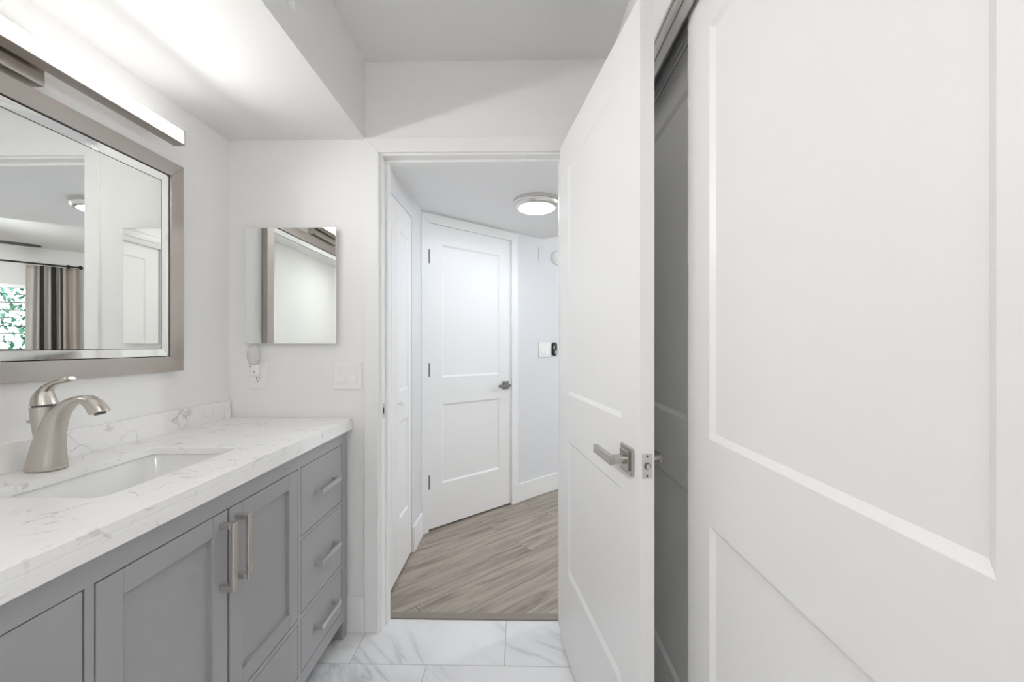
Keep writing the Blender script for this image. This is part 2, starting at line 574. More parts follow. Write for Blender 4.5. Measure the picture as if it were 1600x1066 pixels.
def lever_bm(x, z, y, s, dirx, length=0.112):
    """neck and flat lever standing off a face at y; s=-1 for the front, +1 for the back"""
    bm = bmesh.new()
    tube(bm, (x, y + s * 0.010, z), (x, y + s * 0.046, z), 0.0115, 24)
    n = len(bm.verts)
    box(bm, x - dirx * 0.012, x + dirx * length, y + s * 0.040, y + s * 0.052, z - 0.011, z + 0.011)
    return bm

def rosette_bm(x, z, y, s, side=0.066):
    h = side / 2
    bm = bmesh.new()
    box(bm, x - h, x + h, y, y + s * 0.008, z - h, z + h)
    k = h * 0.72
    box(bm, x - k, x + k, y + s * 0.008, y + s * 0.013, z - k, z + k)
    return bm

def add_handle(door, x, z, y, s, dirx, label=None, length=0.112, side=0.066, m=None):
    m = m or M_DOORSTEEL
    h = obj('lever_handle', rosette_bm(x, z, y, s, side), m, door, bevel=0.0015)
    if label: h['label'] = label
    obj('lever', lever_bm(x, z, y, s, dirx, length), m, h, smooth=True, bevel=0.0012)
    return h

# open bathroom door
DW, DH, DT = 0.729, 2.022, 0.035
door = struct('door_1', panel_door(DW, DH, DT, [(0.112, 0.620, 1.018, 1.902), (0.112, 0.620, 0.325, 0.838)]), M_DOOR,
              'open white two panel bathroom door standing at the right of the doorway', 'door')
door.location = (0.1700, 1.651, 0.013)
door.rotation_euler = (0, 0, math.radians(-81.25))
add_handle(door, 0.666, 0.925, 0.0, -1, -1, 'square satin nickel lever handle')
add_handle(door, 0.666, 0.925, DT, 1, -1, length=0.080)
lp = obj('latch_plate', B((DW, DW + 0.0015, 0.005, 0.030, 0.896, 0.954)), M_STEEL, door, bevel=0.0007)
b = bmesh.new()
tube(b, (DW + 0.0010, 0.0175, 0.925), (DW + 0.0019, 0.0175, 0.925), 0.0085, 20)
obj('latch_recess', b, M_SCREW, lp)
b = B((DW + 0.0015, DW + 0.008, 0.0125, 0.0215, 0.919, 0.931))
obj('latch_bolt', b, M_STEEL, lp, bevel=0.002)
for zz in (0.902, 0.948):
    b = bmesh.new()
    tube(b, (DW + 0.001, 0.0175, zz), (DW + 0.002, 0.0175, zz), 0.0032, 12)
    obj('screw', b, M_SCREW, lp)
for zz in (0.21, 0.98, 1.80):
    b = bmesh.new()
    tube(b, (-0.003, DT + 0.004, zz - 0.045), (-0.003, DT + 0.004, zz + 0.045), 0.006, 14)
    obj('hinge', b, M_STEEL, door, smooth=True)

# sliding closet doors
CW = 0.707
cp = [(0.105, 0.602, 1.010, 1.868), (0.105, 0.602, 0.275, 0.832)]
d2 = struct('door_2', panel_door(CW, 1.990, 0.030, cp), M_DOOR, 'nearest white two panel sliding closet door at the right edge', 'closet door')
d2.location = (0.395, 0.9388, 0.015)
d2.rotation_euler = (0, 0, math.radians(-90))
d3 = struct('door_3', panel_door(CW, 1.973, 0.030, cp), M_DOOR, 'grey shaded sliding closet door behind the open bathroom door', 'closet door')
d3.location = (0.432, 1.574, 0.015)
d3.rotation_euler = (0, 0, math.radians(-90))

t = thing('closet_track', 'satin aluminium sliding door track above the closet doors', 'door track', (XR, 0.9, 2.0))
bm = B((XR - 0.004, XR + 0.0, 0.200, 1.600, 1.976, 2.078), (XR - 0.007, XR - 0.004, 0.200, 1.600, 2.018, 2.026),
       (XR - 0.007, XR - 0.004, 0.200, 1.600, 2.066, 2.078))
obj('fascia', bm, M_ALU, t, bevel=0.001)
obj('rail', B((0.4300, 0.4340, 0.223, 1.577, 1.994, 2.034), (0.4262, 0.4300, 0.223, 1.577, 1.994, 2.003), (0.4262, 0.4300, 0.223, 1.577, 2.014, 2.034)), M_TRIM, t)
struct('track_shade_block', B((0.47, XR + 0.11, 0.222, 1.578, 2.01, 2.0779)), M_DARK, 'near black block standing in for the shade behind the closet door track', 'recess')  # near-black block painted as the shade in the slot above the doors

# ------------------------------------------------------------------ vanity cabinet
XV = -0.728
V0, V1 = 0.305, 1.663
van = thing('vanity_cabinet', 'grey painted shaker vanity cabinet under the white countertop', 'vanity', (-0.99, 0.984, 0))
XI = XV - 0.020
ff = B((XI, XV, V0, V1, 0.812, 0.862),
       (XI, XV, 1.621, V1, 0.077, 0.812), (XI, XV, V0, 0.347, 0.077, 0.812),
       (XI, XV, 1.299, 1.314, 0.125, 0.812), (XI, XV, 0.654, 0.669, 0.125, 0.812),
       (XI, XV, 0.347, 1.621, 0.077, 0.125),
       (XI, XV, 0.669, 1.299, 0.3005, 0.3145),
       (XI, XV, 1.314, 1.621, 0.5670, 0.5795), (XI, XV, 1.314, 1.621, 0.3045, 0.3205),
       (XI, XV, 0.347, 0.654, 0.5670, 0.5795), (XI, XV, 0.347, 0.654, 0.3045, 0.3205))
obj('face_frame', ff, M_GREY, van)
obj('side_panel', B((-1.245, XI, V0, V0 + 0.018, 0.077, 0.862)), M_GREY, van)
obj('side_panel', B((-1.245, XI, V1 - 0.018, V1, 0.077, 0.862)), M_GREY, van)
obj('inside_shade_liner', B((-1.245, XI - 0.001, V0 + 0.018, V1 - 0.018, 0.078, 0.096), (-1.247, -1.240, V0 + 0.018, V1 - 0.018, 0.096, 0.862),
                        (XI - 0.005, XI - 0.001, 0.33, 1.64, 0.10, 0.83)), M_DARK, van)  # liner and boards coloured near-black as the shade behind the front gaps
for (x0, x1) in ((XV - 0.05, XV), (-1.245, -1.195)):
    for (y0, y1) in ((V1 - 0.031, V1), (V0, V0 + 0.031)):
        obj('leg', B((x0, x1, y0, y1, 0, 0.077)), M_GREY, van, bevel=0.002)

def shaker(y0, y1, z0, z1, st=0.048):
    bm = B((XI, XV, y0, y0 + st, z0, z1), (XI, XV, y1 - st, y1, z0, z1), (XI, XV, y0 + st, y1 - st, z1 - st, z1), (XI, XV, y0 + st, y1 - st, z0, z0 + st))
    return bm

G = 0.0031
def handle_v(y, zc, ln, parent):
    xo = XV + 0.036
    obj('handle', B((xo - 0.009, xo, y - 0.0075, y + 0.0075, zc - ln / 2, zc + ln / 2),
                    (XV, xo - 0.009, y - 0.0075, y + 0.0075, zc - ln / 2, zc - ln / 2 + 0.014),
                    (XV, xo - 0.009, y - 0.0075, y + 0.0075, zc + ln / 2 - 0.014, zc + ln / 2)), M_STEEL, parent, bevel=0.0012)

def handle_h(yc, z, ln, parent):
    xo = XV + 0.030
    obj('handle', B((xo - 0.008, xo, yc - ln / 2, yc + ln / 2, z - 0.0085, z + 0.0085),
                    (XV, xo - 0.008, yc - ln / 2, yc - ln / 2 + 0.013, z - 0.0085, z + 0.0085),
                    (XV, xo - 0.008, yc + ln / 2 - 0.013, yc + ln / 2, z - 0.0085, z + 0.0085)), M_STEEL, parent, bevel=0.0012)

for (y0, y1, hy) in ((0.669, 0.9825, 0.960), (0.9855, 1.299, 1.014)):
    d = obj('door', shaker(y0 + G, y1 - G * 0.5, 0.3145 + G, 0.812 - G), M_GREY, van, bevel=0.0012)
    obj('door_panel', B((XI, XI + 0.009, y0 + 0.05, y1 - 0.049, 0.3145 + 0.05, 0.812 - 0.05)), M_GREY, d)
    handle_v(hy, 0.703, 0.166, d)
for (y0, y1) in ((1.314, 1.621), (0.347, 0.654)):
    for (z0, z1, hz) in ((0.5795, 0.812, 0.6975), (0.3205, 0.567, 0.4425), (0.125, 0.3045, 0.214)):
        d = obj('drawer', B((XI, XV, y0 + G, y1 - G, z0 + 0.0024, z1 - 0.0024)), M_GREY, van, bevel=0.0012)
        handle_h((y0 + y1) / 2 + 0.010, hz, 0.150, d)
obj('drawer', B((XI, XV, 0.669 + G, 1.299 - G, 0.125 + G, 0.3005 - G)), M_GREY, van, bevel=0.0012)

# ------------------------------------------------------------------ countertop with sink cutout
ZT = 0.910
def rrect(x0, x1, y0, y1, r, n=6):
    pts = []
    for cx, cy, a0 in ((x1 - r, y1 - r, 0), (x0 + r, y1 - r, 90), (x0 + r, y0 + r, 180), (x1 - r, y0 + r, 270)):
        for k in range(n + 1):
            a = math.radians(a0 + 90 * k / n)
            pts.append((cx + r * math.cos(a), cy + r * math.sin(a)))
    return pts

SX0, SX1, SY0, SY1 = -1.107, -0.847, 0.792, 1.187
bm = bmesh.new()
outer = [(XL + 0.001, 0.285), (-0.712, 0.285), (-0.712, 1.684), (XL + 0.001, 1.684)]
inner = rrect(SX0, SX1, SY0, SY1, 0.025)
ed = []
for loop in (outer, inner):
    v = [bm.verts.new((p[0], p[1], ZT)) for p in loop]
    ed += [bm.edges.new((v[i], v[(i + 1) % len(v)])) for i in range(len(v))]
bmesh.ops.triangle_fill(bm, use_beauty=True, use_dissolve=False, edges=ed)
g = bmesh.ops.extrude_face_region(bm, geom=bm.faces[:])
bmesh.ops.translate(bm, verts=[e for e in g['geom'] if isinstance(e, bmesh.types.BMVert)], vec=(0, 0, -0.02))
box(bm, -0.732, -0.712, 0.285, 1.684, 0.862, ZT - 0.02)
box(bm, XL + 0.001, -0.732, 1.664, 1.684, 0.862, ZT - 0.02)
box(bm, XL + 0.001, -0.732, 0.285, 0.304, 0.862, ZT - 0.02)
tag(obj('countertop', bm, M_QUARTZ, bevel=0.0012), 'white quartz countertop with grey veins on the grey vanity', 'countertop')
tag(obj('backsplash', B((XL + 0.0005, -1.2345, 0.285, 1.684, ZT, 0.984)), M_QUARTZ, bevel=0.0012), 'low white veined quartz backsplash strip along the wall behind the faucet', 'backsplash')

sink = thing('sink', 'white rectangular undermount sink basin set in the countertop', 'sink', (-0.977, 0.99, 0.75))
bm = bmesh.new()
rings = []
for e, z, r in ((0.022, 0.8895, 0.045), (0.006, 0.8895, 0.031), (0.004, 0.882, 0.03), (-0.012, 0.84, 0.035), (-0.03, 0.79, 0.045), (-0.05, 0.768, 0.05), (-0.095, 0.760, 0.03)):
    rings.append([(p[0], p[1], z) for p in rrect(SX0 - e, SX1 + e, SY0 - e, SY1 + e, r)])
vr = [[bm.verts.new(p) for p in r] for r in rings]
n = len(vr[0])
for a, b_ in zip(vr, vr[1:]):
    for k in range(n):
        bm.faces.new((a[k], a[(k + 1) % n], b_[(k + 1) % n], b_[k]))
bm.faces.new(vr[-1])
o = obj('basin', bm, M_PORC, sink, smooth=True)
md = o.modifiers.new('thickness', 'SOLIDIFY')
md.thickness = 0.008
md.offset = -1
b = bmesh.new()
lathe(b, [(0.001, 0.7605), (0.022, 0.7605), (0.024, 0.763), (0.020, 0.766), (0.012, 0.7665), (0.001, 0.768)], 28, Matrix.Translation((-0.977, 0.99, 0)))
obj('drain', b, M_NICKEL, sink, smooth=True)

# ------------------------------------------------------------------ faucet
FY = 0.972
def fx(px): return (px - 811) * 0.001563
def fz(py): return 1.22 - (py - 539.5) * 0.001563

def outline_loft(pairs, depths, n=20, e=2.6):
    """pairs: left and right outline points in the x-z plane; depths: half sizes in y"""
    rings = []
    for (l, r), d in zip(pairs, depths):
        p, q = Vector((fx(l[0]), FY, fz(l[1]))), Vector((fx(r[0]), FY, fz(r[1])))
        c, h = (p + q) / 2, (q - p) / 2
        ring = []
        for k in range(n):
            t_ = 2 * math.pi * k / n
            cx, sy = math.cos(t_), math.sin(t_)
            cx = math.copysign(abs(cx) ** (2 / e), cx)
            sy = math.copysign(abs(sy) ** (2 / e), sy)
            ring.append(c + h * cx + Vector((0, d * sy, 0)))
        rings.append(ring)
    bm = bmesh.new()
    return loft(bm, rings)

fau = thing('faucet', 'brushed nickel single lever faucet with a curved spout behind the sink', 'faucet', (fx(57), FY, ZT))
sp = outline_loft([((30.5, 737.4), (82.2, 737.4)), ((30.7, 736.6), (82.2, 736.6)), ((36, 710), (81, 707)), ((43, 685), (82, 682)), ((55, 660), (85, 661)), ((69, 642), (91, 647)), ((85, 628.5), (101, 635)),
                   ((104, 620), (109, 631)), ((124, 617.5), (118, 631)), ((140, 624), (125, 637)), ((151, 635), (129, 647)), ((156.4, 643), (130.8, 650.4)), ((157, 644), (131, 651))],
                  [0.0325, 0.0322, 0.026, 0.023, 0.021, 0.020, 0.019, 0.0185, 0.018, 0.0175, 0.017, 0.0167, 0.0165])
o = obj('spout', sp, M_NICKEL, fau, smooth=True)
md = o.modifiers.new('smooth', 'SUBSURF'); md.levels = 2; md.render_levels = 2
b = bmesh.new()
tube(b, (fx(144), FY, fz(648.0)), (fx(144.5), FY, fz(649.8)), 0.011, 18)
obj('aerator', b, M_SCREW, fau)
cb = outline_loft([((46, 705), (64, 705)), ((42, 680), (66, 680)), ((39, 658), (67, 657)), ((37, 638.5), (68.5, 636.5))], [0.016, 0.020, 0.0225, 0.024], e=2.2)
obj('body', cb, M_NICKEL, fau, smooth=True)
obj('gap_shade_ring', outline_loft([((39.5, 640.5), (66.5, 638.5)), ((39.5, 632.5), (66.5, 631.0))], [0.020, 0.020], e=2.2), M_SCREW, fau, smooth=True)  # dark ring painted as the shaded gap between body and lever
hb = outline_loft([((37.3, 635.5), (69, 633.2)), ((39, 622), (64, 621)), ((45, 612.5), (62.5, 613)), ((55, 603), (67, 607)), ((69, 596), (77, 601.5)), ((83, 591.5), (88, 600)), ((92, 588.5), (97, 597)), ((97.5, 589.5), (99.5, 594.5))],
                  [0.024, 0.020, 0.0155, 0.013, 0.012, 0.0115, 0.0110, 0.008], e=2.2)
o = obj('handle', hb, M_NICKEL, fau, smooth=True)
b = bmesh.new()
tube(b, (-1.2160, FY, fz(664)), (-1.199, FY, fz(688)), 0.0022, 10)
lathe(b, [(0.002, -0.0035), (0.007, -0.002), (0.0085, 0.001), (0.007, 0.0035), (0.002, 0.004)], 20, Matrix.Translation((-1.2185, FY, fz(662))))
obj('drain_rod', b, M_NICKEL, fau, smooth=True)

# ------------------------------------------------------------------ big framed mirror on the left wall
MY0, MY1, MZ0, MZ1 = 0.541, 1.427, 1.1285, 1.866
mir = thing('wall_mirror', 'large framed mirror with a wide satin nickel frame above the faucet', 'mirror', (XL, 0.984, MZ0))

def frame_bm(y0, y1, z0, z1, w, x0, xo, xi):
    """mitred picture frame on the wall x=x0; face at xo outside and xi inside"""
    bm = bmesh.new()
    out = [(y0, z0), (y1, z0), (y1, z1), (y0, z1)]
    inn = [(y0 + w, z0 + w), (y1 - w, z0 + w), (y1 - w, z1 - w), (y0 + w, z1 - w)]
    for i in range(4):
        j = (i + 1) % 4
        A = [Vector((x0, *out[i])), Vector((x0, *out[j])), Vector((x0, *inn[j])), Vector((x0, *inn[i]))]
        D = [Vector((xo, *out[i])), Vector((xo, *out[j])), Vector((xi, *inn[j])), Vector((xi, *inn[i]))]
        a = [bm.verts.new(p) for p in A]
        d = [bm.verts.new(p) for p in D]
        bm.faces.new(a[::-1])
        bm.faces.new(d)
        for k in range(4):
            bm.faces.new((a[k], a[(k + 1) % 4], d[(k + 1) % 4], d[k]))
    return bm

obj('frame', frame_bm(MY0, MY1, MZ0, MZ1, 0.051, XL + 0.001, XL + 0.030, XL + 0.030), M_FRAME, mir, bevel=0.0012)
W2 = 0.0535
obj('bevel_liner', frame_bm(MY0 + W2, MY1 - W2, MZ0 + W2, MZ1 - W2, 0.0245, XL + 0.003, XL + 0.022, XL + 0.019), M_BEVEL, mir)
obj('backing', B((XL + 0.002, XL + 0.0085, MY0 + 0.045, MY1 - 0.045, MZ0 + 0.045, MZ1 - 0.045)), M_DARK, mir)
W3 = W2 + 0.0262
obj('glass', B((XL + 0.009, XL + 0.018, MY0 + W3, MY1 - W3, MZ0 + W3, MZ1 - W3)), M_MIRROR, mir)

# ------------------------------------------------------------------ LED vanity bar
vl = thing('vanity_light', 'long LED light bar with nickel mount above the framed mirror', 'light', (XL, 0.85, 1.93))
BY0, BY1 = 0.38, 1.363
BX0, BX1, BZ0, BZ1 = -1.200, -1.160, 1.913, 1.962
obj('backplate', B((XL, XL + 0.040, 0.70, 0.995, 1.878, 1.992)), M_NICKEL, vl, bevel=0.002)
obj('arm', B((XL + 0.040, BX0, 0.80, 0.90, 1.925, 1.950)), M_NICKEL, vl)
obj('diffuser', B((BX0 + 0.003, BX1, BY0 + 0.006, BY1 - 0.006, BZ0 + 0.003, BZ1 - 0.002)), M_BAR, vl, bevel=0.002)
obj('tray', B((BX0, BX1 + 0.0005, BY0, BY1, BZ0, BZ0 + 0.003), (BX0, BX0 + 0.003, BY0, BY1, BZ0 + 0.003, BZ1)), M_FRAME, vl)
bd = bpy.data.lights.new('led_strip', 'AREA')
bd.shape = 'RECTANGLE'
bd.size = BY1 - BY0 - 0.02
bd.size_y = BZ1 - BZ0 - 0.01
bd.energy = BAR_WATTS
bd.color = (1.0, 0.98, 0.955)
bd.spread = math.radians(132)
bo = bpy.data.objects.new('led_strip', bd)
C.objects.link(bo)
bo.parent = vl
bo.location = Vector((BX1 + 0.002, (BY0 + BY1) / 2, (BZ0 + BZ1) / 2)) - ORG[vl]
bo.rotation_euler = Vector((1, 0, -0.20)).to_track_quat('-Z', 'Y').to_euler()
for y in (BY0, BY1 - 0.006):
    obj('end_cap', B((BX0, BX1 + 0.0015, y, y + 0.006, BZ0 - 0.001, BZ1 + 0.0015)), M_FRAME, vl, bevel=0.0008)

# ------------------------------------------------------------------ medicine cabinet, outlet, night light, switches on the far wall
mc = thing('medicine_cabinet', 'small frameless mirrored medicine cabinet on the end wall', 'medicine cabinet', (-0.969, YF, 1.228))
obj('body', B((-1.155, -0.783, YF - 0.016, YF, 1.232, 1.714)), M_ALU, mc)
obj('mirror_door', B((-1.164, -0.7735, YF - 0.022, YF - 0.016, 1.2265, 1.7185)), M_MIRROR, mc, bevel=0.0015)

def screws(parent, pts, y, r=0.0022):
    for x, z in pts:
        b = bmesh.new()
        tube(b, (x, y, z), (x, y - 0.0008, z), r, 10)
        obj('screw', b, M_PLASTIC, parent)

ou = thing('outlet', 'white duplex wall outlet below the medicine cabinet', 'outlet', (-1.117, YF, 1.09))
pl = obj('cover_plate', B((-1.152, -1.081, YF - 0.006, YF, 1.033, 1.150)), M_PLASTIC, ou, bevel=0.003)
for zc in (1.1125, 1.072):
    s = obj('socket', B((-1.1335, -1.0995, YF - 0.0085, YF - 0.006, zc - 0.0145, zc + 0.0145)), M_PLASTIC, ou, bevel=0.002)
    for (x, hh) in ((-1.1225, 0.0045), (-1.1105, 0.0040)):
        obj('slot', B((x - 0.0013, x + 0.0013, YF - 0.0089, YF - 0.0084, zc + 0.002, zc + 0.002 + 2 * hh)), M_SCREW, s)
    b = bmesh.new()
    tube(b, (-1.1165, YF - 0.0084, zc - 0.006), (-1.1165, YF - 0.0089, zc - 0.006), 0.0023, 12)
    obj('slot', b, M_SCREW, s)

nl = thing('night_light', 'plug in night light with clear shade in the upper outlet socket', 'night light', (-1.115, YF - 0.009, 1.10))
YN = YF - 0.009
obj('base', B((-1.133, -1.103, YN - 0.026, YN, 1.090, 1.140)), M_PLASTIC, nl, bevel=0.004, seg=3)
b = bmesh.new()
prof = [(0.010, 1.138), (0.017, 1.146), (0.0235, 1.165), (0.024, 1.185), (0.021, 1.205), (0.016, 1.218)]
lathe(b, prof, 28, Matrix.Translation((-1.121, YN - 0.024, 0)) @ Matrix.Diagonal((1, 0.75, 1, 1)), cap=False)
o = obj('clear_shade', b, M_CLEAR, nl, smooth=True)
md = o.modifiers.new('thickness', 'SOLIDIFY'); md.thickness = 0.0018
b = bmesh.new()
lathe(b, [(0.006, 1.136), (0.006, 1.150), (0.0045, 1.178), (0.001, 1.186)], 16, Matrix.Translation((-1.121, YN - 0.024, 0)))
obj('bulb', b, M_PLASTIC, nl, smooth=True)
for x, z in ((-1.131, 1.130), (-1.1155, 1.107)):
    b = bmesh.new()
    tube(b, (x, YN - 0.024, z), (x, YN - 0.0268, z), 0.0026, 12)
    obj('sensor_dot', b, M_SCREW, nl)

def switch(name, label, x0, x1, z0, z1, xs, cat='light switch', frame=None):
    """two gang rocker plate on the plane y=0 looking to -y, authored in the frame of the returned Empty"""
    loc, rot = frame
    t = thing(name, label, cat, loc, rot=rot)
    obj('cover_plate', B((x0, x1, -0.008, 0, z0, z1)), M_PLASTIC, t, bevel=0.002)
    zc = (z0 + z1) / 2
    for x in xs:
        bm = bmesh.new()
        w = 0.0165
        pr = [(-0.007, zc + 0.033), (-0.0085, zc + 0.033), (-0.0095, zc + 0.001), (-0.0145, zc - 0.033), (-0.007, zc - 0.033)]
        rings = [[(xx, p[0], p[1]) for p in pr] for xx in (x - w, x + w)]
        loft(bm, rings)
        obj('rocker', bm, M_PLASTIC, t, bevel=0.0006)
        screws(t, [(x, zc + 0.048), (x, zc - 0.048)], -0.008)
    return t

switch('light_switch', 'white two gang rocker light switch beside the doorway casing', -0.0605, 0.0605, -0.059, 0.061, (-0.0235, 0.0235),
       frame=((-0.7313, YF, 1.0905), 0.0))

# ------------------------------------------------------------------ hall beyond the doorway
XH = -0.63
CY_ = WA * ca + ((XH + WA * sa) / ca) * sa    # y of the corner between left hall wall and angled wall
ACO = (XH + WA * sa) / ca
struct('wall_hall_left', B((XH - 0.1, XH, YH, 1.802, 0, ZH), (XH - 0.1, XH, 2.327, CY_, 0, ZH), (XH - 0.1, XH, 1.802, 2.327, 1.972, ZH),
                           (XH - 0.1, XH - 0.07, 1.802, 2.327, 0, 1.972)), M_HALL,
       'pale grey hall wall around the bifold door', 'wall')

def ang_boxes(boxes):
    bm = B(*boxes)
    bmesh.ops.transform(bm, matrix=Matrix.Rotation(A41, 4, 'Z'), verts=bm.verts)
    return bm

D0, D1 = 1.245, 1.957          # door opening along the angled wall
struct('wall_hall_angled', ang_boxes([(ACO - 0.05, D0, WA, WA + 0.1, 0, ZC), (D1, 5.86, WA, WA + 0.1, 0, ZC), (D0, D1, WA, WA + 0.1, 2.022, ZC),
                                      (D0, D1, WA + 0.06, WA + 0.1, 0, 2.022)]), M_HALL, 'pale grey diagonal hall wall with the closed door', 'wall')
bm = mitre_casing(D0 - 0.050, D0 + 0.002, D1 - 0.002, D1 + 0.058, 2.019, 2.078, WA - 0.015, WA)
bmesh.ops.transform(bm, matrix=Matrix.Rotation(A41, 4, 'Z'), verts=bm.verts)
struct('trim_5', bm, M_TRIM, 'flat white casing around the closed hall door', 'casing', bevel=0.002)
struct('baseboard_hall', ang_boxes([(D1 + 0.059, 5.84, WA - 0.012, WA, 0, 0.140)]), M_TRIM, 'white baseboard right of the closed hall door', 'baseboard', bevel=0.002)
struct('baseboard_hall_left', B((XH, XH + 0.016, 2.330, CY_ - 0.03, 0, 0.150)), M_TRIM, 'short white baseboard piece between the bifold and the hall door', 'baseboard', bevel=0.003)
bm = bmesh.new()
prism(bm, [(-0.74, YH), (-0.74, 2.50), (0.2 - 0.02, 3.28), (1.06, 2.655), (2.25, YH)], ZH, ZC)
struct('ceiling_hall', bm, M_HCEIL, 'low white hall ceiling seen through the doorway', 'ceiling')

# closed door in the angled wall
HW = D1 - D0 - 0.004
d5 = struct('door_5', panel_door(HW, 2.008, 0.035, [(0.108, HW - 0.112, 0.992, 1.882), (0.108, HW - 0.112, 0.282, 0.812)]), M_DOOR,
            'closed white two panel door across the hall with three hinges', 'door')
p = ang(D0 + 0.002, WA + 0.001)
d5.location = (p[0], p[1], 0.012)
d5.rotation_euler = (0, 0, A41)
add_handle(d5, HW - 0.055, 0.905, 0.0, -1, -1, 'small square nickel lever handle', length=0.095, side=0.060, m=M_GUN)
for z in (0.310, 1.046, 1.789):
    h = obj('hinge', B((0.0005, 0.013, -0.0014, 0.0, z - 0.045, z + 0.045)), M_HINGE, d5)
    b = bmesh.new()
    tube(b, (0.0065, -0.0065, z - 0.045), (0.0065, -0.0065, z + 0.045), 0.0058, 12)
    obj('hinge_barrel', b, M_HINGE, h, smooth=True)

# bifold closet door on the left hall wall (front looks to +x)
bf = thing('door_4', 'white bifold closet door on the left side of the hall', 'bifold door', (XH - 0.002, 1.803, 0.012), rot=math.radians(90), kind='structure')
for (x0, w) in ((0.0, 0.230), (0.233, 0.288)):
    bm = panel_door(w, 1.945, 0.030, [(0.058, w - 0.062, 0.962, 1.820), (0.058, w - 0.062, 0.285, 0.800)])
    bmesh.ops.translate(bm, verts=bm.verts, vec=(x0, 0, 0))
    lf = obj('door_leaf', bm, M_DOOR, bf)
b = bmesh.new()
lathe(b, [(0.006, 0.0), (0.007, 0.012), (0.014, 0.020), (0.016, 0.026), (0.012, 0.032), (0.001, 0.034)], 24,
      Matrix.Translation((0.268, 0, 0.905)) @ Matrix.Rotation(math.radians(90), 4, 'X'))
obj('door_knob', b, M_PLASTIC, lf, smooth=True)
tag(obj('bifold_track', B((XH - 0.040, XH - 0.006, 1.803, 2.326, 1.960, 1.9718)), M_TRIM), 'thin white top track of the hall bifold door', 'door track')

# hall ceiling light
hl = thing('ceiling_light', 'round flush LED ceiling light with nickel ring in the hall', 'ceiling light', (0.105, 2.405, ZH))
Mh = Matrix.Translation((0.105, 2.405, ZH))
b = bmesh.new()
lathe(b, [(0.142, 0.0), (0.142, -0.018), (0.136, -0.021), (0.130, -0.040), (0.122, -0.046), (0.110, -0.046), (0.110, -0.002)], 56, Mh, cap=False)
obj('ring', b, M_STEEL, hl, smooth=True)
b = bmesh.new()
lathe(b, [(0.001, -0.050), (0.060, -0.049), (0.100, -0.0465), (0.1098, -0.0435), (0.1098, -0.020), (0.001, -0.020)], 48, Mh)
obj('diffuser', b, M_HALLLED, hl, smooth=True)

# small things on the angled wall
hs = switch('hall_light_switch', 'white two gang rocker switch on the far hall wall', -0.066, 0.066, -0.061, 0.061, (-0.024, 0.024),
            frame=((*ang(2.311, WA), 1.182), A41))
t = thing('wall_remote', 'small black wall mounted control with pale buttons beside the hall switch', 'wall control', (*ang(2.425, WA), 1.187), rot=A41)
bm = bmesh.new()
rings = []
for y in (0.0, -0.014, -0.018):
    s_ = 1.0 if y > -0.016 else 0.86
    rings.append([(q[0] * s_, y, q[1] * s_) for q in rrect(-0.025, 0.025, -0.056, 0.056, 0.022)])
loft(bm, rings)
o = obj('case', bm, M_BLACK, t, smooth=True)
obj('button', B((0.000, 0.012, -0.0205, -0.018, -0.044, -0.010)), M_PLASTIC, t, bevel=0.004)
obj('button', B((-0.020, -0.010, -0.0205, -0.018, 0.000, 0.028)), M_PLASTIC, t, bevel=0.004)
b = bmesh.new()
tube(b, (0.006, -0.018, 0.038), (0.006, -0.0205, 0.038), 0.005, 16)
obj('button', b, M_SCREW, t)
t = tag(obj('blank_cover_plate', ang_boxes([(2.246, 2.322, WA - 0.006, WA, 1.905, 2.019)]), M_HALL, bevel=0.003), 'pale blank cover plate high on the hall wall', 'cover plate')
t = thing('smoke_alarm', 'round white alarm high on the hall wall', 'alarm', (*ang(2.462, WA), 1.957), rot=A41)
Ms = Matrix.Rotation(math.radians(90), 4, 'X')
b = bmesh.new()
lathe(b, [(0.062, 0.0), (0.062, 0.012), (0.055, 0.022), (0.046, 0.024), (0.044, 0.020), (0.001, 0.020)], 40, Ms)
obj('housing', b, M_PLASTIC, t, smooth=True)
b = bmesh.new()
lathe(b, [(0.036, 0.020), (0.034, 0.030), (0.001, 0.032)], 32, Ms)
obj('grille_cap', b, M_PLASTIC, t, smooth=True)

# ------------------------------------------------------------------ bedroom (seen in the big mirror)
AW = 5.82
P1 = ang(AW, WA)
struct('wall_bedroom_window', ang_boxes([(AW, AW + 0.12, 1.45, WA + 0.1, 0, ZC), (AW, AW + 0.12, -0.7, 0.35, 0, ZC), (AW, AW + 0.12, 0.35, 1.45, 0, 0.93),
                                         (AW, AW + 0.12, 0.35, 1.45, 1.955, ZC)]), M_BEDWALL, 'beige bedroom wall around the window', 'wall')
q = ang(2.87, -0.12)
struct('wall_bedroom_side', ang_boxes([(2.87, AW + 0.1, -0.72, -0.60, 0, ZC), (2.80, 2.87, -0.72, 0.135, 0, ZC)]), M_BEDWALL, 'beige bedroom side wall', 'wall')
bm = bmesh.new()
prism(bm, [(-0.8, YH), (2.4, YH), ang(2.7, -0.8), ang(6.0, -0.8), ang(6.0, 2.5), ang(2.0, 2.5)], ZC, ZC + 0.08)
struct('ceiling_bedroom', bm, M_BEDWALL, 'beige bedroom ceiling', 'ceiling')

